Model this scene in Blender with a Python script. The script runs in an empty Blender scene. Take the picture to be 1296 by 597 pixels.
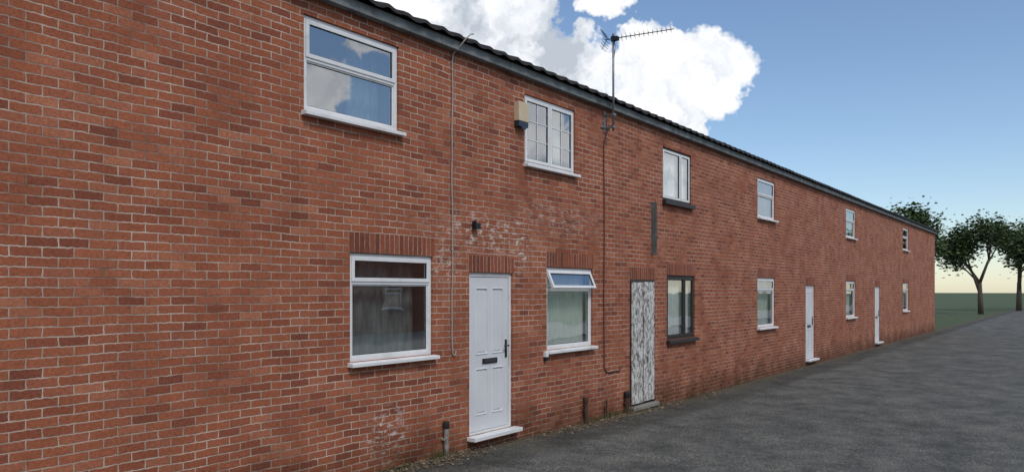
import bpy, bmesh, math, random
from mathutils import Vector, Matrix
random.seed(7)
sc = bpy.context.scene
sc.view_settings.view_transform = 'Standard'
sc.view_settings.look = 'None'
sc.view_settings.exposure = 0

# ------------------------------------------------------------------ helpers
def link(o, parent=None):
    sc.collection.objects.link(o)
    if parent is not None:
        o.parent = parent
    return o

def empty(name, loc=(0, 0, 0), parent=None):
    e = bpy.data.objects.new(name, None)
    e.location = loc
    e.empty_display_size = 0.2
    return link(e, parent)

class MB:
    """accumulates boxes / cylinders with several materials into one mesh"""
    def __init__(self, mats):
        self.bm = bmesh.new(); self.mats = mats
    def box(self, x0, x1, y0, y1, z0, z1, m=0, mat=None):
        vs = [self.bm.verts.new(p) for p in
              [(x0,y0,z0),(x1,y0,z0),(x1,y1,z0),(x0,y1,z0),(x0,y0,z1),(x1,y0,z1),(x1,y1,z1),(x0,y1,z1)]]
        if mat is not None:
            for v in vs: v.co = mat @ v.co
        for f in [(0,3,2,1),(4,5,6,7),(0,1,5,4),(1,2,6,5),(2,3,7,6),(3,0,4,7)]:
            fc = self.bm.faces.new([vs[i] for i in f]); fc.material_index = m
    def pane(self, x0, x1, y, z0, z1, m=0, mat=None):
        vs = [self.bm.verts.new(p) for p in [(x0,y,z0),(x1,y,z0),(x1,y,z1),(x0,y,z1)]]
        if mat is not None:
            for v in vs: v.co = mat @ v.co
        f = self.bm.faces.new(vs); f.material_index = m
    def ring(self, x0, x1, z0, z1, w, y0, y1, m=0, mat=None):
        self.box(x0, x0+w, y0, y1, z0, z1, m, mat)
        self.box(x1-w, x1, y0, y1, z0, z1, m, mat)
        self.box(x0+w, x1-w, y0, y1, z0, z0+w, m, mat)
        self.box(x0+w, x1-w, y0, y1, z1-w, z1, m, mat)
    def cyl(self, p0, p1, r, m=0, seg=10, r2=None):
        p0 = Vector(p0); p1 = Vector(p1); d = p1-p0
        q = d.to_track_quat('Z', 'Y').to_matrix()
        r2 = r if r2 is None else r2
        a = []; b = []
        for i in range(seg):
            t = 2*math.pi*i/seg
            o = q @ Vector((math.cos(t), math.sin(t), 0))
            a.append(self.bm.verts.new(p0+o*r)); b.append(self.bm.verts.new(p1+o*r2))
        for i in range(seg):
            j = (i+1) % seg
            f = self.bm.faces.new([a[i], a[j], b[j], b[i]]); f.material_index = m; f.smooth = True
        f = self.bm.faces.new(a[::-1]); f.material_index = m
        f = self.bm.faces.new(b); f.material_index = m
    def done(self, name, parent=None, bevel=0.0, loc=(0,0,0), seg=2):
        me = bpy.data.meshes.new(name)
        self.bm.to_mesh(me); self.bm.free()
        for m in self.mats: me.materials.append(m)
        o = bpy.data.objects.new(name, me); o.location = loc
        link(o, parent)
        if bevel > 0:
            md = o.modifiers.new('bevel', 'BEVEL'); md.width = bevel; md.segments = seg; md.limit_method = 'ANGLE'
        return o

def curve(name, pts, r, mat, parent=None):
    cu = bpy.data.curves.new(name, 'CURVE'); cu.dimensions = '3D'
    cu.bevel_depth = r; cu.bevel_resolution = 2
    s = cu.splines.new('POLY'); s.points.add(len(pts)-1)
    for i, p in enumerate(pts): s.points[i].co = (*p, 1)
    cu.materials.append(mat)
    o = bpy.data.objects.new(name, cu)
    return link(o, parent)

# ------------------------------------------------------------------ materials
def newmat(name):
    m = bpy.data.materials.new(name); m.use_nodes = True
    nt = m.node_tree; b = nt.nodes['Principled BSDF']
    return m, nt, b
def N(nt, t, **kw):
    n = nt.nodes.new(t)
    for k, v in kw.items():
        if k in n.inputs: n.inputs[k].default_value = v
        else: setattr(n, k, v)
    return n
def L(nt, a, b): nt.links.new(a, b)
def ramp(nt, stops, interp='LINEAR'):
    r = nt.nodes.new('ShaderNodeValToRGB'); cr = r.color_ramp; cr.interpolation = interp
    while len(cr.elements) < len(stops): cr.elements.new(0.5)
    for e, (p, c) in zip(cr.elements, stops):
        e.position = p; e.color = (*c, 1) if len(c) == 3 else c
    return r
def mixc(nt, mode='MIX'):
    n = nt.nodes.new('ShaderNodeMix'); n.data_type = 'RGBA'; n.blend_type = mode
    return n  # inputs 0 fac, 6 A, 7 B ; output 2
def math_(nt, op, a=None, b=None, clamp=False):
    n = nt.nodes.new('ShaderNodeMath'); n.operation = op; n.use_clamp = clamp
    for i, v in enumerate((a, b)):
        if v is None: continue
        if isinstance(v, (int, float)): n.inputs[i].default_value = v
        else: nt.links.new(v, n.inputs[i])
    return n.outputs[0]

def brick_mat(name, soldier=False, stains=True, tint=(1,1,1)):
    m, nt, b = newmat(name)
    geo = N(nt, 'ShaderNodeNewGeometry')
    sep = N(nt, 'ShaderNodeSeparateXYZ'); comb = N(nt, 'ShaderNodeCombineXYZ')
    if soldier:
        tc = N(nt, 'ShaderNodeTexCoord'); L(nt, tc.outputs['Object'], sep.inputs[0])
    else:
        L(nt, geo.outputs['Position'], sep.inputs[0])
    u = math_(nt, 'ADD', sep.outputs[0], sep.outputs[1])
    # slight waviness of the courses and raggedness of the arrises
    nz = N(nt, 'ShaderNodeTexNoise', Scale=1.7, Detail=1.0); L(nt, geo.outputs['Position'], nz.inputs['Vector'])
    w = math_(nt, 'MULTIPLY', math_(nt, 'SUBTRACT', nz.outputs[0], 0.5), 0.03)
    nz1 = N(nt, 'ShaderNodeTexNoise', Scale=28.0, Detail=0.0); L(nt, geo.outputs['Position'], nz1.inputs['Vector'])
    w2 = math_(nt, 'MULTIPLY', math_(nt, 'SUBTRACT', nz1.outputs[0], 0.5), 0.012)
    L(nt, math_(nt, 'ADD', u, w2), comb.inputs[0])
    zz = math_(nt, 'ADD', sep.outputs[2], 0.002 if soldier else w)
    L(nt, math_(nt, 'ADD', zz, w2) if not soldier else zz, comb.inputs[1])
    br = N(nt, 'ShaderNodeTexBrick')
    br.inputs['Scale'].default_value = 1
    br.inputs['Color1'].default_value = (0,0,0,1); br.inputs['Color2'].default_value = (1,1,1,1)
    br.inputs['Mortar'].default_value = (0.5,0.5,0.5,1)
    br.inputs['Mortar Smooth'].default_value = 0.3
    br.inputs['Mortar Size'].default_value = 0.0066
    if soldier:
        br.offset = 0.0
        br.inputs['Brick Width'].default_value = 0.075; br.inputs['Row Height'].default_value = 0.24
        br.inputs['Mortar Size'].default_value = 0.005
    else:
        br.inputs['Brick Width'].default_value = 0.225; br.inputs['Row Height'].default_value = 0.075
    L(nt, comb.outputs[0], br.inputs['Vector'])
    cr = ramp(nt, [(0.0,(.23,.073,.045)),(0.2,(.31,.098,.053)),(0.5,(.37,.121,.062)),(0.8,(.335,.112,.064)),(1.0,(.43,.165,.093))])
    if soldier:
        cr = ramp(nt, [(0.0,(.18,.058,.036)),(0.5,(.27,.084,.047)),(1.0,(.33,.108,.061))])
    L(nt, br.outputs['Color'], cr.inputs[0])
    n2 = N(nt, 'ShaderNodeTexNoise', Scale=40.0, Detail=2.0, Roughness=0.8); L(nt, geo.outputs['Position'], n2.inputs['Vector'])
    r2 = ramp(nt, [(0.3,(.62,.62,.62)),(0.7,(1.28,1.28,1.28))]); L(nt, n2.outputs[0], r2.inputs[0])
    mx = mixc(nt, 'MULTIPLY'); mx.inputs[0].default_value = 0.8
    L(nt, cr.outputs[0], mx.inputs[6]); L(nt, r2.outputs[0], mx.inputs[7])
    n3 = N(nt, 'ShaderNodeTexNoise', Scale=1.6, Detail=4.0, Roughness=0.7); L(nt, geo.outputs['Position'], n3.inputs['Vector'])
    r3 = ramp(nt, [(0.3,(.84,.83,.83)),(0.68,(1.12,1.11,1.10))]); L(nt, n3.outputs[0], r3.inputs[0])
    mo = mixc(nt, 'MIX')
    rm = ramp(nt, [(0.38,(.24,.145,.105)),(0.58,(.56,.44,.36))]); L(nt, n3.outputs[1], rm.inputs[0])
    L(nt, br.outputs['Fac'], mo.inputs[0]); L(nt, mx.outputs[2], mo.inputs[6]); L(nt, rm.outputs[0], mo.inputs[7])
    m3 = mixc(nt, 'MULTIPLY'); m3.inputs[0].default_value = 1.0
    L(nt, mo.outputs[2], m3.inputs[6]); L(nt, r3.outputs[0], m3.inputs[7])
    out = m3.outputs[2]
    if stains:
        tot = None
        sp = N(nt, 'ShaderNodeSeparateXYZ'); L(nt, geo.outputs['Position'], sp.inputs[0])
        for (cx, cz, rx, rz, amt) in [(8.0,2.75,1.4,.34,1.0),(8.70,2.62,.26,.46,1.3),(6.15,.38,.38,.38,1.2),(7.1,2.35,.4,.4,.8),(9.7,3.05,1.5,.3,.6)]:
            dx = math_(nt,'DIVIDE',math_(nt,'SUBTRACT',sp.outputs[0],cx),rx)
            dz = math_(nt,'DIVIDE',math_(nt,'SUBTRACT',sp.outputs[2],cz),rz)
            d = math_(nt,'ADD',math_(nt,'MULTIPLY',dx,dx),math_(nt,'MULTIPLY',dz,dz))
            v = math_(nt,'MULTIPLY',math_(nt,'SUBTRACT',1.0,d,True),amt)
            tot = v if tot is None else math_(nt,'MAXIMUM',tot,v)
        n5 = N(nt, 'ShaderNodeTexNoise', Scale=10.0, Detail=3.0, Roughness=.8)
        mp = N(nt,'ShaderNodeMapping'); mp.inputs['Scale'].default_value=(.7,.7,1.9); L(nt, geo.outputs['Position'], mp.inputs[0]); L(nt, mp.outputs[0], n5.inputs['Vector'])
        r5 = ramp(nt, [(0.525,(0,0,0)),(0.63,(1,1,1))]); L(nt, n5.outputs[0], r5.inputs[0])
        fa = math_(nt,'MULTIPLY',math_(nt,'MULTIPLY',tot,r5.outputs[0]),0.95,True)
        ms = mixc(nt); L(nt, fa, ms.inputs[0]); L(nt, out, ms.inputs[6]); ms.inputs[7].default_value=(.68,.60,.54,1)
        out = ms.outputs[2]
        dm = nt.nodes.new('ShaderNodeMapRange'); dm.inputs[1].default_value=.45; dm.inputs[2].default_value=-.1
        L(nt, math_(nt,'ADD',sp.outputs[2],math_(nt,'MULTIPLY',math_(nt,'SUBTRACT',n3.outputs[0],.5),.9)), dm.inputs[0])
        md = mixc(nt,'MULTIPLY'); L(nt, dm.outputs[0], md.inputs[0]); L(nt,out,md.inputs[6]); md.inputs[7].default_value=(.42,.44,.40,1)
        out = md.outputs[2]
    if tint!=(1,1,1):
        mt = mixc(nt,'MULTIPLY'); mt.inputs[0].default_value=1; L(nt,out,mt.inputs[6]); mt.inputs[7].default_value=(*tint,1); out=mt.outputs[2]
    L(nt, out, b.inputs['Base Color'])
    b.inputs['Roughness'].default_value = 0.92; b.inputs['Specular IOR Level'].default_value=.25
    h = math_(nt,'ADD',math_(nt,'MULTIPLY',br.outputs['Fac'],-1.0),math_(nt,'MULTIPLY',br.outputs['Color'],0.25))
    bp = N(nt,'ShaderNodeBump',Strength=0.9,Distance=0.008); L(nt,h,bp.inputs['Height']); L(nt,bp.outputs[0],b.inputs['Normal'])
    return m

def plain(name, col, rough=0.5, var=0.12, scale=8.0, spec=0.5, metal=0.0, bump=0.0, dirt=None):
    m, nt, b = newmat(name)
    geo = N(nt,'ShaderNodeNewGeometry')
    n = N(nt,'ShaderNodeTexNoise',Scale=scale,Detail=3.0,Roughness=.65); L(nt,geo.outputs['Position'],n.inputs['Vector'])
    lo = tuple(c*(1-var) for c in col); hi = tuple(min(1,c*(1+var)) for c in col)
    if dirt: r = ramp(nt,[(0.28,dirt),(0.42,lo),(0.7,hi)])
    else: r = ramp(nt,[(0.3,lo),(0.7,hi)])
    L(nt,n.outputs[0],r.inputs[0]); L(nt,r.outputs[0],b.inputs['Base Color'])
    b.inputs['Roughness'].default_value = rough; b.inputs['Metallic'].default_value = metal
    b.inputs['Specular IOR Level'].default_value = spec
    if bump>0:
        bp=N(nt,'ShaderNodeBump',Strength=bump,Distance=.01); L(nt,n.outputs[0],bp.inputs['Height']); L(nt,bp.outputs[0],b.inputs['Normal'])
    return m

M_brick = brick_mat('brick_red')
M_sold = brick_mat('brick_soldier', soldier=True, stains=False)
M_brick2 = brick_mat('brick_opposite', stains=False, tint=(.8,.85,.9))
M_upvc = plain('upvc_white', (.78,.79,.80), .35, .05, 3.0, dirt=(.60,.60,.58))
M_doorw = plain('door_white', (.68,.70,.73), .4, .05, 2.5)
M_gask = plain('gasket_black', (.015,.015,.017), .6)
M_darkfr = plain('dark_brown_frame', (.03,.022,.02), .5)
M_fascia = plain('fascia_grey', (.17,.19,.195), .7, .25, 5.0, dirt=(.08,.09,.09))
M_tile = plain('roof_tile', (.030,.028,.030), .85, .4, 12.0, bump=.3)
M_room = plain('room_plaster', (.20,.20,.19), .9)
M_black = plain('black_plastic', (.012,.012,.014), .4)
M_metal = plain('galvanised', (.22,.23,.24), .5, .3, 14.0, metal=.6)
M_alu = plain('aluminium_dull', (.10,.10,.11), .45, .2, 20.0, metal=.5)
M_beige = plain('alarm_beige', (.62,.50,.34), .5, .06)
M_navy = plain('alarm_navy', (.02,.03,.055), .4)
M_cable = plain('cable_grey', (.38,.34,.32), .6)
M_cablered = plain('cable_brown', (.10,.04,.03), .6)
M_pipe = plain('pipe_weathered', (.28,.26,.24), .7, .35, 14.0, dirt=(.08,.06,.05))
M_rust = plain('pipe_rust', (.07,.035,.025), .85, .4, 20.0)
M_iron = plain('bracket_grey', (.12,.135,.135), .7, .3, 10.0)
M_chrome = plain('handle_metal', (.12,.12,.13), .3, .1, 10, metal=.7)

def curtain_mat(name, col, lo=.65):
    m, nt, b = newmat(name)
    geo=N(nt,'ShaderNodeNewGeometry'); n=N(nt,'ShaderNodeTexNoise',Scale=6.0,Detail=3.0)
    mp=N(nt,'ShaderNodeMapping'); mp.inputs['Scale'].default_value=(3,1,.5)
    L(nt,geo.outputs['Position'],mp.inputs[0]); L(nt,mp.outputs[0],n.inputs['Vector'])
    r=ramp(nt,[(0.3,tuple(c*lo for c in col)),(0.7,col)]); L(nt,n.outputs[0],r.inputs[0])
    L(nt,r.outputs[0],b.inputs['Base Color']); b.inputs['Roughness'].default_value=.95
    return m
M_curt_white = curtain_mat('curtain_white',(.82,.87,.82),.8)
M_curt_grey = curtain_mat('curtain_grey',(.26,.30,.31),.5)
M_curt_reflection = curtain_mat('curtain_reflection',(.88,.89,.90),.9)  # bright reflection of the dark-framed panes, painted as a near-white curtain

def glass():
    m=bpy.data.materials.new('window_glass'); m.use_nodes=True; nt=m.node_tree
    nt.nodes.remove(nt.nodes['Principled BSDF']); out=nt.nodes['Material Output']
    lw=N(nt,'ShaderNodeLayerWeight',Blend=.5)
    fac=math_(nt,'ADD',.36,math_(nt,'MULTIPLY',math_(nt,'POWER',lw.outputs['Facing'],4.0),.6),True)
    geo=N(nt,'ShaderNodeNewGeometry'); nz=N(nt,'ShaderNodeTexNoise',Scale=1.6,Detail=1.0)
    L(nt,geo.outputs['Position'],nz.inputs['Vector'])
    bp=N(nt,'ShaderNodeBump',Strength=.22,Distance=.02); L(nt,nz.outputs[0],bp.inputs['Height'])
    t=N(nt,'ShaderNodeBsdfTransparent'); t.inputs[0].default_value=(.88,.93,.91,1)
    g=N(nt,'ShaderNodeBsdfGlossy'); g.inputs['Roughness'].default_value=.015; g.inputs['Color'].default_value=(.95,.97,1,1)
    L(nt,bp.outputs[0],g.inputs['Normal'])
    mx=N(nt,'ShaderNodeMixShader'); L(nt,fac,mx.inputs[0]); L(nt,t.outputs[0],mx.inputs[1]); L(nt,g.outputs[0],mx.inputs[2])
    L(nt,mx.outputs[0],out.inputs[0]); return m
M_glass=glass()

def osb():
    m,nt,b=newmat('weathered_board')
    geo=N(nt,'ShaderNodeNewGeometry')
    mp=N(nt,'ShaderNodeMapping'); mp.inputs['Scale'].default_value=(1.0,1.0,.45); mp.inputs['Rotation'].default_value=(0,.5,0)
    L(nt,geo.outputs['Position'],mp.inputs[0])
    v=N(nt,'ShaderNodeTexVoronoi',Scale=34.0); L(nt,mp.outputs[0],v.inputs['Vector'])
    s=N(nt,'ShaderNodeSeparateColor'); L(nt,v.outputs['Color'],s.inputs[0])
    r=ramp(nt,[(0,(.15,.14,.13)),(.25,(.34,.33,.31)),(.45,(.56,.55,.53)),(1,(.74,.74,.72))]); L(nt,s.outputs[0],r.inputs[0])
    n=N(nt,'ShaderNodeTexNoise',Scale=9.0,Detail=4.0,Roughness=.8); L(nt,geo.outputs['Position'],n.inputs['Vector'])
    r2=ramp(nt,[(.40,(.50,.48,.45)),(.5,(1,1,1))]); L(nt,n.outputs[0],r2.inputs[0])
    mx=mixc(nt,'MULTIPLY'); mx.inputs[0].default_value=.9; L(nt,r.outputs[0],mx.inputs[6]); L(nt,r2.outputs[0],mx.inputs[7])
    L(nt,mx.outputs[2],b.inputs['Base Color']); b.inputs['Roughness'].default_value=.85
    return m
M_osb=osb()

def asphalt():
    m,nt,b=newmat('asphalt')
    geo=N(nt,'ShaderNodeNewGeometry'); P=geo.outputs['Position']
    n=N(nt,'ShaderNodeTexNoise',Scale=36.0,Detail=3.0,Roughness=.95); L(nt,P,n.inputs['Vector'])
    r=ramp(nt,[(.32,(.032,.033,.031)),(.5,(.090,.091,.086)),(.66,(.26,.26,.24))]); L(nt,n.outputs[0],r.inputs[0])
    n2=N(nt,'ShaderNodeTexNoise',Scale=1.3,Detail=5.0,Roughness=.78); L(nt,P,n2.inputs['Vector'])
    r2=ramp(nt,[(.36,(.58,.60,.57)),(.5,(1,1,1)),(.64,(1.42,1.39,1.31))]); L(nt,n2.outputs[0],r2.inputs[0])
    mx=mixc(nt,'MULTIPLY'); mx.inputs[0].default_value=1; L(nt,r.outputs[0],mx.inputs[6]); L(nt,r2.outputs[0],mx.inputs[7])
    # a few broken cracks
    va=N(nt,'ShaderNodeVectorMath',operation='SCALE'); L(nt,n2.outputs['Color'],va.inputs[0]); va.inputs['Scale'].default_value=1.4
    vb=N(nt,'ShaderNodeVectorMath',operation='ADD'); L(nt,P,vb.inputs[0]); L(nt,va.outputs[0],vb.inputs[1])
    v=N(nt,'ShaderNodeTexVoronoi',Scale=.5,feature='DISTANCE_TO_EDGE'); L(nt,vb.outputs[0],v.inputs['Vector'])
    rc=ramp(nt,[(0,(.4,.4,.38)),(.008,(.55,.55,.53)),(.016,(1,1,1))]); L(nt,v.outputs['Distance'],rc.inputs[0])
    m2=mixc(nt,'MULTIPLY'); m2.inputs[0].default_value=.5; L(nt,mx.outputs[2],m2.inputs[6]); L(nt,rc.outputs[0],m2.inputs[7])
    # older, darker strip along the wall, then soil and moss against the brick
    sp=N(nt,'ShaderNodeSeparateXYZ'); L(nt,P,sp.inputs[0])
    n3=N(nt,'ShaderNodeTexNoise',Scale=5.0,Detail=3.0,Roughness=.7); L(nt,P,n3.inputs['Vector'])
    wob=math_(nt,'MULTIPLY',math_(nt,'SUBTRACT',n3.outputs[0],.5),1.1)
    e=math_(nt,'ADD',sp.outputs[1],wob)
    ms=nt.nodes.new('ShaderNodeMapRange'); L(nt,math_(nt,'ADD',sp.outputs[1],math_(nt,'MULTIPLY',wob,.4)),ms.inputs[0]); ms.inputs[1].default_value=-.95; ms.inputs[2].default_value=-.75
    m3=mixc(nt,'MULTIPLY'); L(nt,ms.outputs[0],m3.inputs[0]); L(nt,m2.outputs[2],m3.inputs[6]); m3.inputs[7].default_value=(.66,.65,.62,1)
    mr=nt.nodes.new('ShaderNodeMapRange'); L(nt,e,mr.inputs[0]); mr.inputs[1].default_value=-.34; mr.inputs[2].default_value=-.08
    r4=ramp(nt,[(.35,(.04,.03,.02)),(.5,(.10,.08,.055)),(.68,(.24,.19,.13))]); L(nt,n.outputs[0],r4.inputs[0])
    m4=mixc(nt); L(nt,mr.outputs[0],m4.inputs[0]); L(nt,m3.outputs[2],m4.inputs[6]); L(nt,r4.outputs[0],m4.inputs[7])
    L(nt,m4.outputs[2],b.inputs['Base Color']); b.inputs['Roughness'].default_value=.88; b.inputs['Specular IOR Level'].default_value=.3
    bp=N(nt,'ShaderNodeBump',Strength=.8,Distance=.014); L(nt,n.outputs[0],bp.inputs['Height']); L(nt,bp.outputs[0],b.inputs['Normal'])
    return m
M_asph=asphalt()
M_conc=plain('concrete',(.24,.23,.21),.9,.2,20,bump=.3)
M_grass=plain('grass_ground',(.05,.075,.025),.95,.4,3.0)

# ------------------------------------------------------------------ house parts
def soldier(x0,x1,z0,h,parent):
    b=MB([M_sold]); b.box(0,x1-x0,-.003,.09,0,h,0)
    return b.done('brick_lintel',parent,0,(x0,0,z0))

def curtain(x0,x1,z0,z1,y,mat,parent,name='curtain',amp=.018,per=.11):
    bm=bmesh.new(); n=max(8,int((x1-x0)/.012)); prev=None
    for i in range(n+1):
        x=x0+(x1-x0)*i/n
        yy=y+amp*math.sin(2*math.pi*x/per+1.3*math.sin(x*7))+amp*.4*math.sin(x*90)
        a=bm.verts.new((x,yy,z0)); c=bm.verts.new((x+.01*math.sin(x*31),yy+.004,z1))
        if prev:
            f=bm.faces.new([prev[0],a,c,prev[1]]); f.smooth=True
        prev=(a,c)
    me=bpy.data.meshes.new(name); bm.to_mesh(me); bm.free(); me.materials.append(mat)
    o=bpy.data.objects.new(name,me); link(o,parent)

def room(x0,x1,z0,z1,parent):
    b=MB([M_room]); a,c=x0-.25,x1+.25; d,e=z0-.2,z1+.15
    bm=b.bm
    P=lambda x,y,z: bm.verts.new((x,y,z))
    y0,y1=.101,1.8
    for q in [[(a,y1,d),(c,y1,d),(c,y1,e),(a,y1,e)],[(a,y0,d),(a,y1,d),(a,y1,e),(a,y0,e)],[(c,y0,d),(c,y1,d),(c,y1,e),(c,y0,e)],
              [(a,y0,d),(c,y0,d),(c,y1,d),(a,y1,d)],[(a,y0,e),(c,y0,e),(c,y1,e),(a,y1,e)],
              [(a,y0,d),(x0,y0,d),(x0,y0,e),(a,y0,e)],[(x1,y0,d),(c,y0,d),(c,y0,e),(x1,y0,e)],
              [(x0,y0,d),(x1,y0,d),(x1,y0,z0),(x0,y0,z0)],[(x0,y0,z1),(x1,y0,z1),(x1,y0,e),(x0,y0,e)]]:
        bm.faces.new([P(*p) for p in q])
    b.done('room_interior',parent)

def sash(b, gl, x0,x1,z0,z1,w=.042,yf=.016,yb=.055,mat=None,bars=None,mi=0):
    b.ring(x0,x1,z0,z1,w,yf,yb,mi,mat)
    b.ring(x0+w,x1-w,z0+w,z1-w,.007,yf+.012,yb-.004,1,mat)
    gl.pane(x0+w+.004,x1-w-.004,yf+.022,z0+w+.004,z1-w-.004,0,mat)
    if bars:
        nx,nz=bars; ix0,ix1,iz0,iz1=x0+w+.007,x1-w-.007,z0+w+.007,z1-w-.007
        for i in range(1,nx+1):
            xx=ix0+(ix1-ix0)*i/(nx+1); b.box(xx-.007,xx+.007,yf+.013,yf+.020,iz0,iz1,0,mat)
        for i in range(1,nz+1):
            zz=iz0+(iz1-iz0)*i/(nz+1); b.box(ix0,ix1,yf+.0125,yf+.0205,zz-.007,zz+.007,0,mat)

def window(x0,x1,z0,z1,parent,kind='transom',zt=None,fm=None,sillmat=None,open_angle=0,curt=None,bars=None,sill_h=.05,split=.5,sm=None):
    fm=fm or M_upvc; sillmat=sillmat or fm
    e=empty('window',(0,0,0),parent)
    b=MB([fm,M_gask,sm or fm]); g=MB([M_glass])
    W=.05; yf,yb=.028,.098
    b.ring(x0+.004,x1-.004,z0,z1-.004,W,yf,yb)
    ix0,ix1,iz0,iz1=x0+W+.004,x1-W-.004,z0+W,z1-W-.004
    if kind=='transom':
        b.box(ix0,ix1,yf,yb,zt-.022,zt+.022)
        b.ring(ix0,ix1,iz0,zt-.022,.016,yf+.012,yb-.02,0)
        b.ring(ix0+.016,ix1-.016,iz0+.016,zt-.038,.006,yf+.02,yb-.03,1)
        g.pane(ix0+.018,ix1-.018,yf+.026,iz0+.018,zt-.040)
        if open_angle==0:
            sash(b,g,ix0-.012,ix1+.012,zt+.008,iz1+.014)
        else:
            hx=iz1+.014
            mt=Matrix.Translation((0,.0,hx))@Matrix.Rotation(-open_angle,4,'X')@Matrix.Translation((0,0,-hx))
            b.ring(ix0,ix1,zt+.022,iz1,.004,yf+.01,yb-.01,1)
            sash(b,g,ix0-.012,ix1+.012,zt+.008,hx,mat=mt)
            b.cyl((x0+.09,.05,zt+.03),(x0+.14,-.06,zt+.035),.006,1,6)
    else:
        xm=x0+(x1-x0)*split
        b.box(xm-.022,xm+.022,yf,yb,iz0,iz1)
        sash(b,g,ix0-.012,xm-.008,iz0-.010,iz1+.012,bars=bars,mi=2)
        sash(b,g,xm+.008,ix1+.012,iz0-.010,iz1+.012,bars=bars,mi=2)
    b.done('frame',e,.0035)
    g.done('glass',e)
    s=MB([sillmat])
    vs=[(-.085,z0-sill_h),(-.085,z0-.016),(-.078,z0-.010),(.03,z0-.001),(.03,z0-sill_h)]
    bm=s.bm; A=[bm.verts.new((x0-.035,y,z)) for y,z in vs]; B=[bm.verts.new((x1+.035,y,z)) for y,z in vs]
    bm.faces.new(A[::-1]) ; bm.faces.new(B)
    for i in range(len(vs)):
        j=(i+1)%len(vs); bm.faces.new([A[i],A[j],B[j],B[i]])
    bmesh.ops.recalc_face_normals(bm,faces=bm.faces)
    s.done('sill',e,.003)
    room(x0,x1,z0,z1,e)
    if curt:
        for (ca,cb,mat,yy) in curt:
            curtain(x0+(x1-x0)*ca,x0+(x1-x0)*cb,z0+.02,z1-.03,yy,mat,e)
    return e

def panel_door(x0,x1,z0,z1,parent,mat,fm,hw=True):
    e=empty('front_door',(0,0,0),parent)
    b=MB([fm,M_gask]); W=.052; yf,yb=.03,.098
    b.box(x0+.003,x0+W,yf,yb,z0,z1-.003); b.box(x1-W,x1-.003,yf,yb,z0,z1-.003)
    b.box(x0+W,x1-W,yf,yb,z1-W,z1-.003); b.box(x0+W,x1-W,yf,yb,z0,z0+.03)
    b.box(x0+W,x1-W,yf+.03,yf+.034,z0+.03,z1-W,1)
    b.done('frame',e,.004)
    a,c=x0+W+.006,x1-W-.006; d,f=z0+.036,z1-W-.006
    w=c-a; h=f-d
    xs=[a,a+.115*w/.8,a+w/2-.05,a+w/2+.05,c-.115*w/.8,c]
    zs=[d,d+.20,d+.80,d+.98,f-.14,f]
    bm=bmesh.new(); V=[[bm.verts.new((x,yf+.010,z)) for x in xs] for z in zs]; pan=[]
    for i in range(5):
        for j in range(5):
            fc=bm.faces.new([V[i][j],V[i][j+1],V[i+1][j+1],V[i+1][j]])
            if i in(1,3) and j in(1,3): pan.append(fc)
    bm.normal_update()
    bmesh.ops.inset_individual(bm,faces=pan,thickness=.010,depth=.011)
    bmesh.ops.inset_individual(bm,faces=pan,thickness=.010,depth=-.024)
    bmesh.ops.inset_individual(bm,faces=pan,thickness=.022,depth=0)
    bmesh.ops.inset_individual(bm,faces=pan,thickness=.014,depth=.012)
    me=bpy.data.meshes.new('slab'); bm.to_mesh(me); bm.free(); me.materials.append(mat)
    link(bpy.data.objects.new('slab',me),e)
    if hw:
        k=MB([M_black,M_chrome]); xm=(a+c)/2; zl=d+.89
        k.box(xm-.155,xm+.155,yf-.004,yf+.010,zl-.034,zl+.034,0)
        k.box(xm-.125,xm+.125,yf-.010,yf-.0045,zl-.018,zl+.018,1)
        hx=c-.055; hz=d+1.03
        k.box(hx-.018,hx+.018,yf-.004,yf+.010,hz-.12,hz+.12,0)
        k.box(hx-.10,hx+.010,yf-.055,yf-.038,hz+.03,hz+.05,1)
        k.box(hx-.008,hx+.010,yf-.038,yf-.004,hz+.03,hz+.05,1)
        k.cyl((hx,yf-.014,hz-.06),(hx,yf-.004,hz-.06),.012,1)
        k.done('letterbox_and_handle',e,.003)
    s=MB([M_upvc]); s.box(x0-.045,x1+.055,-.13,.028,z0-.055,z0-.002); s.done('threshold',e,.006)
    return e

def boarded_door(x0,x1,z0,z1,parent):
    e=empty('boarded_door',(0,0,0),parent)
    b=MB([M_darkfr]); b.box(x0+.002,x0+.045,-.012,.09,z0,z1-.002); b.box(x1-.05,x1-.002,-.012,.09,z0,z1-.002)
    b.box(x0+.045,x1-.05,-.012,.09,z1-.05,z1-.002); b.box(x0+.045,x1-.05,.06,.09,z0,z1-.05)
    b.done('frame',e,.003)
    k=MB([M_osb,M_rust]); xm=(x0+x1)/2-.02
    k.box(x0+.03,xm-.018,-.030,-.013,z0+.035,z1-.045,0); k.box(xm+.018,x1-.05,-.028,-.0125,z0+.045,z1-.035,0)
    for z in [z0+.15,z0+.6,z0+1.1,z0+1.6,z1-.12]:
        for x in (x0+.06,xm-.05,xm+.05,x1-.08): k.cyl((x,-.034,z),(x,-.027,z),.007,1,8)
    k.done('boards',e,.002)
    s=MB([M_conc]); s.box(x0-.02,x1+.02,-.10,.03,z0-.07,z0-.003); s.done('step',e,.01)

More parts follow.
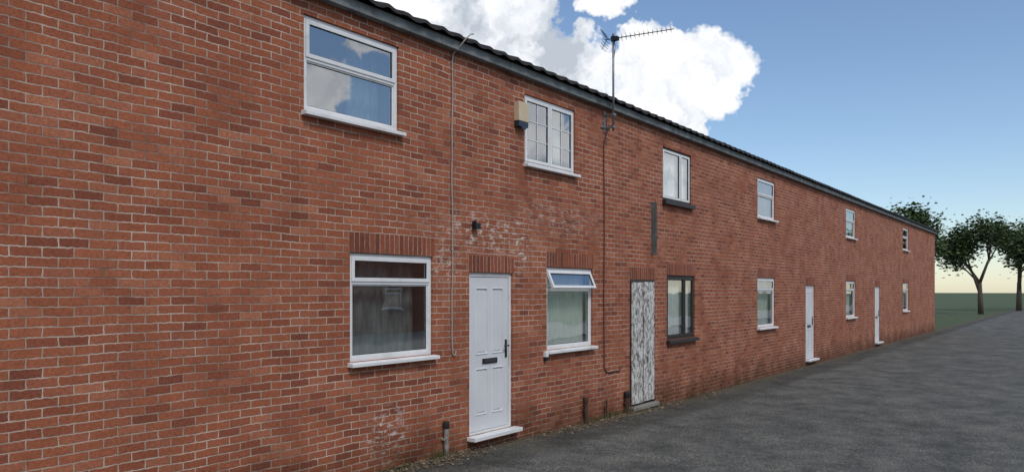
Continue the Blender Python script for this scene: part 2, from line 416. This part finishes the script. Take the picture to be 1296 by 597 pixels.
def walls(xa,xb,zb,zt,ops,depth,parent,mat,pitch=.45):
    xs=sorted({xa,xb,*[o[0] for o in ops],*[o[1] for o in ops]}); zs=sorted({zb,zt,*[o[2] for o in ops],*[o[3] for o in ops]})
    bm=bmesh.new()
    q=lambda *p: bm.faces.new([bm.verts.new(v) for v in p])
    for i in range(len(xs)-1):
        for j in range(len(zs)-1):
            cx=(xs[i]+xs[i+1])/2; cz=(zs[j]+zs[j+1])/2
            if any(o[0]<cx<o[1] and o[2]<cz<o[3] for o in ops): continue
            q((xs[i],0,zs[j]),(xs[i+1],0,zs[j]),(xs[i+1],0,zs[j+1]),(xs[i],0,zs[j+1]))
    for (a,c,d,e) in [o[:4] for o in ops]:
        r=.10
        q((a,0,d),(a,r,d),(a,r,e),(a,0,e)); q((c,0,d),(c,0,e),(c,r,e),(c,r,d))
        q((a,0,e),(a,r,e),(c,r,e),(c,0,e)); q((a,0,d),(c,0,d),(c,r,d),(a,r,d))
    for x in (xa,xb):
        q((x,0,zb),(x,depth,zb),(x,depth,zt),(x,0,zt))
        bm.faces.new([bm.verts.new(v) for v in ((x,0,zt),(x,depth,zt),(x,depth/2,zt+depth/2*pitch))])
    q((xa,depth,zb),(xb,depth,zb),(xb,depth,zt),(xa,depth,zt))
    bmesh.ops.remove_doubles(bm,verts=bm.verts,dist=.0001)
    me=bpy.data.meshes.new('walls'); bm.to_mesh(me); bm.free(); me.materials.append(mat)
    link(bpy.data.objects.new('walls',me),parent)

def roof(xa,xb,zf,depth,parent,pitch=.45,chim=False):
    b=MB([M_fascia]); x=xa-.05
    while x<xb:
        x2=min(x+4.0,xb+.05); b.box(x,x2-.004,-.105,-.001,zf-.115,zf); x=x2
    b.done('fascia',parent,.004)
    bm=bmesh.new(); sl=pitch; ov=.17; per=.30; nx=int((xb-xa)/.03); rows=14
    run=(depth/2+ov)/rows
    def wave(x):
        t=(x/per)%1; return .028*(0.5+0.5*math.cos(2*math.pi*t))**1.5
    for r in range(rows):
        y0=-ov+r*run; y1=y0+run*1.03
        z0=zf+.035+(y0+ov)*sl; z1=zf+.012+(y1+ov)*sl
        pt=None; jit=0
        for i in range(nx+1):
            x=xa-.06+(xb-xa+.12)*i/nx; w=wave(x)
            if i%10==0: jit=random.uniform(-.006,.006)
            a=bm.verts.new((x,y0,z0+w-.041+jit)); c=bm.verts.new((x,y0,z0+w+jit)); d=bm.verts.new((x,y1,z1+w))
            if pt:
                bm.faces.new([pt[0],a,c,pt[1]]); f=bm.faces.new([pt[1],c,d,pt[2]]); f.smooth=True
            pt=(a,c,d)
    me=bpy.data.meshes.new('roof_tiles'); bm.to_mesh(me); bm.free(); me.materials.append(M_tile)
    link(bpy.data.objects.new('roof_tiles',me),parent)
    b=MB([M_tile]); zr=zf+(depth/2+ov)*sl
    bm=b.bm
    v=[bm.verts.new(p) for p in [(xa-.06,depth/2,zr),(xb+.06,depth/2,zr),(xb+.06,depth+ov,zf),(xa-.06,depth+ov,zf)]]; bm.faces.new(v)
    v=[bm.verts.new(p) for p in [(xa-.06,-ov+.01,zf+.001),(xb+.06,-ov+.01,zf+.001),(xb+.06,depth/2,zr-.04),(xa-.06,depth/2,zr-.04)]]; bm.faces.new(v)
    b.cyl((xa-.06,depth/2,zr+.02),(xb+.06,depth/2,zr+.02),.11,0,12)
    b.done('roof_back_and_ridge',parent)
    if chim:
        c=MB([M_brick2,M_rust])
        xx=xa+3.5
        while xx<xb-1:
            c.box(xx,xx+.9,depth/2-.3,depth/2+.3,zr-.4,zr+.9,0)
            for k in range(3): c.cyl((xx+.2+.25*k,depth/2,zr+.9),(xx+.2+.25*k,depth/2,zr+1.2),.09,1,12,.075)
            xx+=8.5
        c.done('chimneys',parent)

# ------------------------------------------------------------------ the terrace in the photograph
house=empty('brick_house')
XA,XB=-9.0,46.0
ZF=5.045
wins=[
 (5.00,6.335,3.79,4.755,'transom',4.33,dict(curt=[(0.62,.98,M_curt_grey,.3)])),
 (5.604,6.907,1.235,2.40,'transom',2.085,dict(curt=[(0.02,.56,M_curt_grey,.20),(.56,.98,M_curt_grey,.30)])),
 (8.798,10.134,3.765,4.735,'double',None,dict(bars=(1,2),curt=[(0.0,.16,M_curt_white,.25),(.84,1,M_curt_white,.25)])),
 (9.351,10.656,1.13,2.335,'transom',2.01,dict(curt=[(0.02,.98,M_curt_white,.15)],open_angle=math.radians(24))),
 (13.21,14.5,3.68,4.66,'double',None,dict(fm=M_darkfr,sm=M_upvc,curt=[(0,1,M_curt_reflection,.13)],sill_h=.09,split=.64)),  # pale curtain stands in for white reflection in the glass, also below
 (13.383,14.68,1.07,2.28,'double',None,dict(fm=M_darkfr,sm=M_darkfr,curt=[(0,1,M_curt_reflection,.13)],sill_h=.07,split=.64)),
 (-3.5,-2.2,1.235,2.40,'transom',2.085,dict(curt=[(0,1,M_curt_white,.2)])),
 (-3.5,-2.2,3.79,4.755,'transom',4.33,dict(curt=[(0,1,M_curt_white,.2)])),
 (18.4,19.7,1.10,2.30,'transom',2.0,dict(curt=[(0,1,M_curt_white,.2)])),
 (18.4,19.7,3.75,4.70,'transom',4.3,dict(curt=[(0,.3,M_curt_white,.2)])),
 (27.0,28.3,1.10,2.30,'transom',2.0,dict(curt=[(0,1,M_curt_white,.2)])),
 (27.0,28.3,3.75,4.70,'transom',4.3,dict(curt=[(0,.3,M_curt_white,.2)])),
 (37.0,38.3,1.10,2.30,'transom',2.0,dict(curt=[(0,1,M_curt_white,.2)])),
 (37.0,38.3,3.75,4.70,'transom',4.3,dict(curt=[(0,.3,M_curt_white,.2)])),
]
doors=[(7.589,8.519,.15,2.228,'white'),(11.908,12.852,.0,2.18,'board'),(-1.2,-.27,.15,2.228,'white'),(22.4,23.3,.05,2.13,'white'),(31.4,32.3,.05,2.13,'white')]
ops=[w[:4] for w in wins]+[d[:4] for d in doors]
walls(XA,XB,-.6,ZF-.01,ops,7.5,house,M_brick)
roof(XA,XB,ZF,7.5,house)
for w in wins:
    window(w[0],w[1],w[2],w[3],house,w[4],w[5],**w[6])
    if w[3]<3: soldier(w[0]-.02,w[1]+.02,w[3]+.003,.215,house)
for d in doors:
    if d[4]=='white': panel_door(*d[:4],house,M_doorw,M_upvc)
    else: boarded_door(*d[:4],house)
    soldier(d[0]-.02,d[1]+.02,d[3]+.003,.215,house)

# opposite terrace (seen only as reflections / from other viewpoints)
h2=empty('brick_house')
w2=[]
for i in range(5):
    x=-2+i*6.0
    w2+=[(x,x+1.3,1.1,2.3),(x,x+1.3,3.7,4.7),(x+3,x+4.3,3.7,4.7)]
d2=[(1.6+i*6.0,2.5+i*6.0,.1,2.15) for i in range(5)]
walls(-6,28,-.6,5.0,w2+d2,7.5,h2,M_brick2,.7)
roof(-6,28,5.03,7.5,h2,.7,True)
for w in w2: window(*w,h2,'transom',w[3]-.33,curt=[(0,1,M_curt_white,.2)])
for d in d2: panel_door(*d,h2,M_doorw,M_upvc,False)
h2.rotation_euler=(0,0,math.pi); h2.location=(24,-19,0.0)

# ------------------------------------------------------------------ wall fittings
e=empty('alarm_box',(8.66,0,4.40))
b=MB([M_beige,M_navy])
b.box(-.115,.115,-.085,-.002,-.09,.17,0); b.box(-.112,.112,-.082,-.002,-.165,-.092,1); b.box(-.05,.05,-.088,-.085,-.20,-.166,1)
b.done('casing',e,.014,seg=3)

e=empty('security_light',(7.67,0,2.83))
b=MB([M_black]); b.box(-.03,.03,-.02,-.001,-.05,.05); b.box(-.045,.05,-.085,-.021,-.055,.02); b.cyl((0,-.05,.02),(0,-.02,.05),.02)
b.done('lamp_body',e,.008)

e=empty('wall_bracket',(12.756,0,3.1))
b=MB([M_iron,M_black]); b.box(-.03,-.018,-.11,-.001,-.46,.48); b.box(-.018,.05,-.014,-.001,-.46,.48,1)  # side flange lit grey, wall flange black: light and shade put into the colours
for z in (-.3,.05,.35): b.cyl((.008,-.022,z),(.008,-.015,z),.01)
b.done('angle_iron',e,.002)

e=empty('junction_box',(9.29,0,1.06)); b=MB([M_upvc,M_black]); b.box(-.035,.035,-.055,-.001,-.02,.05,0); b.box(-.03,.035,-.05,-.001,-.075,-.021,1); b.done('casing',e,.006)

e=empty('wall_cable')
pts=[(7.44,-.19,5.16),(7.38,-.20,5.14),(7.30,-.19,5.07),(7.26,-.13,4.98),(7.245,-.03,4.90)]
z=4.8
while z>1.4:
    pts.append((7.239+.006*math.sin(z*3.1)+.004*math.sin(z*9),-.016,z)); z-=.12
pts+=[(7.24,-.016,1.30),(7.245,-.016,1.24),(7.26,-.018,1.205),(7.285,-.02,1.20),(7.30,-.022,1.225),(7.30,-.024,1.26)]
curve('cable',pts,.0085,M_cable,e)
b=MB([M_cable])
z=4.7
while z>1.4: b.box(7.225,7.253,-.026,-.001,z-.008,z+.008); z-=.55
b.done('clips',e,.002)

e=empty('wall_cable')
pts=[(11.03,-.10,4.62),(11.00,-.05,4.5),(10.995,-.016,4.4)]
z=4.3
while z>.85:
    pts.append((11.0+.007*math.sin(z*2.6),-.014,z)); z-=.12
pts+=[(11.0,-.014,.78),(11.02,-.014,.72),(11.07,-.014,.675),(11.15,-.014,.66),(11.40,-.014,.665),(11.52,-.014,.65),(11.57,-.014,.69)]
curve('cable',pts,.009,M_cablered,e)

# tv aerial
e=empty('tv_antenna',(11.02,-.17,0))
b=MB([M_metal,M_alu,M_black])
b.cyl((0,0,4.56),(0,0,6.12),.017,0,12)
for z in (4.62,4.82):
    b.box(-.02,.02,-.03,.168,z-.012,z+.012,0)
    b.box(-.045,.045,-.028,-.018,z-.02,z+.02,0)
b.box(-.03,.03,.158,.168,4.56,4.90,0); b.box(-.12,.14,.150,.158,4.615,4.64,0)
bd=Vector((.205,-.979,0.02)).normalized(); ed=Vector((.979,.205,0)); up=Vector((0,0,1))
o=Vector((0,0,6.04))
b.cyl(o-bd*.13,o+bd*.98,.008,1,8)
b.box(-.03,.03,-.03,.03,5.995,6.075,2)
for s in (1,-1):
    for k in range(4):
        p=o-bd*.11+up*s*(.03+.035*k)+bd*(-.02*k)
        b.cyl(p-ed*.17,p+ed*.17,.0035,1,6)
    b.cyl(o-bd*.11,o-bd*.19+up*s*.15,.005,1,6)
b.cyl(o+bd*.03-ed*.15+up*.02,o+bd*.03+ed*.15+up*.02,.007,1,6)
b.box(-.035,.035,-.09,-.03,6.00,6.06,2)
for i in range(12):
    p=o+bd*(.14+.072*i); l=.075-.0015*i
    b.cyl(p-(ed*.6+up*.65)*l,p+(ed*.6+up*.65)*l,.0032,1,6); b.cyl(p-(ed*.6-up*.65)*l,p+(ed*.6-up*.65)*l,.0032,1,6)
b.done('aerial',e)
curve('lead',[(0,-.02,6.0),(.01,-.03,5.9),(.021,0,5.7),(.019,0,5.2),(.021,0,4.8),(.02,.03,4.66),(.01,.07,4.62)],.005,M_black,e)

def g(x):
    return 0 if x<6.5 else (-.015*(min(x,14)-6.5))
for (x,h,m,r,cap) in [(7.09,.42,M_pipe,.03,True),(10.367,.40,M_rust,.03,False),(11.71,.36,M_rust,.04,True),(11.02,.30,M_rust,.012,False)]:
    e=empty('drain_pipe',(x,-.05,g(x))); b=MB([m,M_gask])
    b.cyl((0,0,-.05),(0,0,h),r,0,14)
    b.cyl((0,0,h-.08),(0,0,h+.005),r*1.25,1 if cap else 0,14)
    b.box(-r*1.5,r*1.5,.0,.048,h*.5-.012,h*.5+.012,0)
    b.done('pipe',e,.002)

# ------------------------------------------------------------------ ground
def sheet(name,xs,ys,dz,mat,gf=True):
    bm=bmesh.new(); V=[[bm.verts.new((x,y,(g(x) if gf else 0)+dz)) for x in xs] for y in ys]
    for i in range(len(ys)-1):
        for j in range(len(xs)-1): bm.faces.new([V[i][j],V[i][j+1],V[i+1][j+1],V[i+1][j]])
    me=bpy.data.meshes.new(name); bm.to_mesh(me); bm.free(); me.materials.append(mat)
    return link(bpy.data.objects.new(name,me))
XS=[-400,-40,0,6.5,9,11,14,40,120,700]
sheet('ground',XS,[-500,-60,0,60,500],-.012,M_grass)
sheet('road',[-60,0,6.5,9,11,14,40,120],[-11.5,-4,-1,-.3,.0],-.004,M_asph)
sheet('pavement',[-60,0,6.5,14,40,120],[-19,-11.64],.11,M_conc)
b=MB([M_conc]); x=-40
while x<100:
    b.box(x,x+.91,-11.63,-11.5,g(x)-.1,g(x)+.12); x+=.915
b.done('kerb',None,.01)

# ------------------------------------------------------------------ weeds and litter along the wall foot
def leafmat(name,cols):
    m,nt,b=newmat(name); geo=N(nt,'ShaderNodeNewGeometry')
    r=ramp(nt,[(i/(len(cols)-1),c) for i,c in enumerate(cols)]); L(nt,geo.outputs['Random Per Island'],r.inputs[0])
    L(nt,r.outputs[0],b.inputs['Base Color']); b.inputs['Roughness'].default_value=.8
    return m
M_weed=leafmat('weed_leaf',[(.05,.07,.02),(.10,.12,.04),(.22,.18,.09),(.30,.22,.12)])
M_litter=leafmat('dry_litter',[(.10,.06,.03),(.22,.15,.08),(.33,.25,.15),(.07,.05,.035),(.35,.33,.3)])
bm=bmesh.new()
def blade(x,y,z,h,w,lean,az):
    d=Vector((math.cos(az),math.sin(az),0)); s=Vector((-d.y,d.x,0))*w
    p0=Vector((x,y,z)); p1=p0+d*lean*.4+Vector((0,0,h*.6)); p2=p0+d*lean+Vector((0,0,h))
    a,b_,c,dd,e_=[bm.verts.new(q) for q in (p0-s,p0+s,p1+s*.8,p1-s*.8,p2)]
    bm.faces.new([a,b_,c,dd]); bm.faces.new([dd,c,e_])
for (cx,n,sp,hh) in [(6.3,120,.35,.07),(7.0,190,.22,.14),(9.3,30,.3,.05),(10.5,130,.3,.10),(11.1,200,.35,.14),(11.8,150,.2,.15),(12.9,90,.15,.12),(14.5,90,.5,.12),(5.2,60,.5,.06),(17,80,1,.12)]:
    for i in range(n):
        x=random.gauss(cx,sp*.6); y=-abs(random.gauss(0,.045))-.01
        blade(x,y,g(x)-.005,random.uniform(.3,1)*hh,random.uniform(.002,.005),random.uniform(0,.08),random.uniform(math.pi,2*math.pi))
me=bpy.data.meshes.new('weeds'); bm.to_mesh(me); bm.free(); me.materials.append(M_weed); link(bpy.data.objects.new('weeds',me))
bm=bmesh.new()
for i in range(3600):
    c=random.choice([6.2,6.9,7.1,9.8,10.6,11.2,11.6,12.2,13,15]); x=random.gauss(c,.45); y=-abs(random.gauss(0,.17))-.005
    s=random.uniform(.006,.028); z=g(x)+.002+random.random()*.012
    R=Matrix.Rotation(random.uniform(0,6.28),3,'Z')@Matrix.Rotation(random.uniform(-.5,.5),3,'X')
    bm.faces.new([bm.verts.new(Vector((x,y,z+.003))+R@Vector(q)) for q in ((-s,0,0),(0,-s*.45,.003),(s,0,0),(0,s*.45,.004))])
me=bpy.data.meshes.new('leaf_litter'); bm.to_mesh(me); bm.free(); me.materials.append(M_litter); link(bpy.data.objects.new('leaf_litter',me))

# ------------------------------------------------------------------ trees beyond the terrace
M_bark=plain('bark',(.08,.06,.045),.9,.3,15)
M_leaf=leafmat('tree_leaf',[(.025,.05,.012),(.04,.075,.02),(.06,.10,.03),(.09,.12,.04)])
def tree_mesh(seed,H=9.0):
    rnd=random.Random(seed); b=MB([M_bark,M_leaf]); tips=[]
    def br(p,d,l,r,lev):
        q=p+d*l; b.cyl(p,q,r,0,6,r*.65)
        if lev<=1: tips.append(q)
        if lev==0: return
        for k in range(3):
            nd=(d+Vector((rnd.uniform(-1,1),rnd.uniform(-1,1),rnd.uniform(-.2,.7)))*.75).normalized()
            br(q if k<2 else p+d*l*.7,nd,l*rnd.uniform(.62,.8),r*.55,lev-1)
    br(Vector((0,0,-.2)),Vector((.03,0,1)),H*.24,.2,4)
    for t in tips:
        for i in range(rnd.randint(40,90)):
            p=t+Vector((rnd.gauss(0,.42),rnd.gauss(0,.42),rnd.gauss(0,.32))); s=rnd.uniform(.07,.15)
            R=Matrix.Rotation(rnd.uniform(0,6.28),3,'Z')@Matrix.Rotation(rnd.uniform(-1.2,1.2),3,'X')
            f=b.bm.faces.new([b.bm.verts.new(p+R@Vector(q)) for q in ((-s,0,0),(0,-s*.6,0),(s,0,0),(0,s*.6,0))]); f.material_index=1
    return b
t0=tree_mesh(3).done('tree',None,0,(62,4.5,-.1)); me0=t0.data
t1=tree_mesh(11).done('tree',None,0,(54,3.0,-.1)); me1=t1.data
for i,(x,y,s,m) in enumerate([(70,3.5,1.3,me1),(80,1,1.4,me0),(95,-1,1.5,me0),(-14,4,1.1,me1),(128,-22,1.9,me0),(118,-10,1.8,me1),(112,-16,1.7,me0),(122,-28,1.8,me1),(104,-5,1.6,me1),(40,-23,1.1,me1)]):
    o=bpy.data.objects.new('tree',m); o.location=(x,y,-.1); o.scale=(s,s,s); o.rotation_euler=(0,0,i*1.7); link(o)

# ------------------------------------------------------------------ sky and sun
SUN_EL,SUN_AZ=math.radians(50),math.radians(-112)   # azimuth measured from +X, counter-clockwise
w=bpy.data.worlds.new('World'); sc.world=w; w.use_nodes=True; nt=w.node_tree
nt.nodes.clear(); out=nt.nodes.new('ShaderNodeOutputWorld')
sky=nt.nodes.new('ShaderNodeTexSky'); sky.sky_type='NISHITA'; sky.sun_disc=False
sky.sun_elevation=SUN_EL; sky.sun_rotation=math.pi/2-SUN_AZ; sky.ozone_density=3.0; sky.dust_density=.3
bg1=nt.nodes.new('ShaderNodeBackground'); bg1.inputs[1].default_value=.14; L(nt,sky.outputs[0],bg1.inputs[0])
tc=nt.nodes.new('ShaderNodeTexCoord'); D=tc.outputs['Generated']
nw=N(nt,'ShaderNodeTexNoise',Scale=8.0,Detail=5.0,Roughness=.66); L(nt,D,nw.inputs['Vector'])
ws=N(nt,'ShaderNodeVectorMath',operation='SUBTRACT'); L(nt,nw.outputs['Color'],ws.inputs[0]); ws.inputs[1].default_value=(.5,.5,.5)
wm=N(nt,'ShaderNodeVectorMath',operation='SCALE'); L(nt,ws.outputs[0],wm.inputs[0]); wm.inputs['Scale'].default_value=.16
wa=N(nt,'ShaderNodeVectorMath',operation='ADD'); L(nt,D,wa.inputs[0]); L(nt,wm.outputs[0],wa.inputs[1])
wn=N(nt,'ShaderNodeVectorMath',operation='NORMALIZE'); L(nt,wa.outputs[0],wn.inputs[0]); DW=wn.outputs[0]
def dirv(az,el):
    a,e=math.radians(az),math.radians(el); return (math.cos(e)*math.cos(a),math.cos(e)*math.sin(a),math.sin(e))
def blob(az,el,rad,amt=1.0,src=None):
    d=N(nt,'ShaderNodeVectorMath',operation='DOT_PRODUCT'); L(nt,src or DW,d.inputs[0]); d.inputs[1].default_value=dirv(az,el)
    mr=nt.nodes.new('ShaderNodeMapRange'); L(nt,d.outputs['Value'],mr.inputs[0])
    mr.inputs[1].default_value=math.cos(math.radians(rad)); mr.inputs[2].default_value=1.0; mr.inputs[4].default_value=amt
    return mr.outputs[0]
tot=None
for c in [(37.0,17.0,4.6),(41.5,18.3,4.6),(32.5,15.2,3.6),(46,21,4.6),(26.0,15.0,3.6),(22.8,15.4,3.2),(24.0,11.2,2.2),(29.5,20.5,2.2,.6),
          (-51,14,3.6),(-46,18.5,2.6),(-35,11.5,2.8),(-31.5,9.5,2.4),(-25,9,4)]:
    v=blob(*c); tot=v if tot is None else math_(nt,'MAXIMUM',tot,v)
tot=math_(nt,'POWER',tot,.6)
nc=N(nt,'ShaderNodeTexNoise',Scale=11.0,Detail=3.0,Roughness=.6); L(nt,DW,nc.inputs['Vector'])
ng=N(nt,'ShaderNodeTexNoise',Scale=2.6,Detail=2.0,Roughness=.56); L(nt,DW,ng.inputs['Vector'])
gen=nt.nodes.new('ShaderNodeMapRange'); L(nt,ng.outputs[0],gen.inputs[0]); gen.inputs[1].default_value=.40; gen.inputs[2].default_value=.60
supp=math_(nt,'MULTIPLY',math_(nt,'MAXIMUM',blob(20,12,42,1.0,D),blob(-40,13,24,1.0,D)),4.0,True)
gen2=math_(nt,'MULTIPLY',gen.outputs[0],math_(nt,'SUBTRACT',1.0,supp,True))
blobm=math_(nt,'MULTIPLY',tot,math_(nt,'ADD',.45,math_(nt,'MULTIPLY',nw.outputs[0],1.2)))
bm_r=nt.nodes.new('ShaderNodeMapRange'); L(nt,blobm,bm_r.inputs[0]); bm_r.inputs[1].default_value=.10; bm_r.inputs[2].default_value=.60
bm_r.interpolation_type='SMOOTHSTEP'
mask=math_(nt,'MAXIMUM',bm_r.outputs[0],gen2)
rc=ramp(nt,[(.36,(.48,.53,.60)),(.48,(.80,.83,.88)),(.58,(1,1,1))]); L(nt,nc.outputs[0],rc.inputs[0])
bg2=nt.nodes.new('ShaderNodeBackground'); bg2.inputs[1].default_value=1.1; L(nt,rc.outputs[0],bg2.inputs[0])
mx=nt.nodes.new('ShaderNodeMixShader'); L(nt,mask,mx.inputs[0]); L(nt,bg1.outputs[0],mx.inputs[1]); L(nt,bg2.outputs[0],mx.inputs[2]); L(nt,mx.outputs[0],out.inputs[0])

sd=bpy.data.lights.new('sun','SUN'); sd.energy=1.5; sd.angle=math.radians(12); sd.color=(1,.95,.88)
so=bpy.data.objects.new('sun',sd); sv=Vector((math.cos(SUN_EL)*math.cos(SUN_AZ),math.cos(SUN_EL)*math.sin(SUN_AZ),math.sin(SUN_EL)))
so.rotation_euler=sv.to_track_quat('Z','Y').to_euler(); so.location=(0,-10,20); link(so)

# ------------------------------------------------------------------ camera
cd=bpy.data.cameras.new('camera'); cd.sensor_width=36; cd.lens=982/1296*36; cd.shift_y=68.5/1296; cd.clip_end=3000; cd.clip_start=.05
co=bpy.data.objects.new('camera',cd); link(co)
th=math.atan(722/982)
co.location=(0,-6.25,2.0); co.rotation_euler=(math.radians(90),0,th-math.pi/2)
sc.camera=co
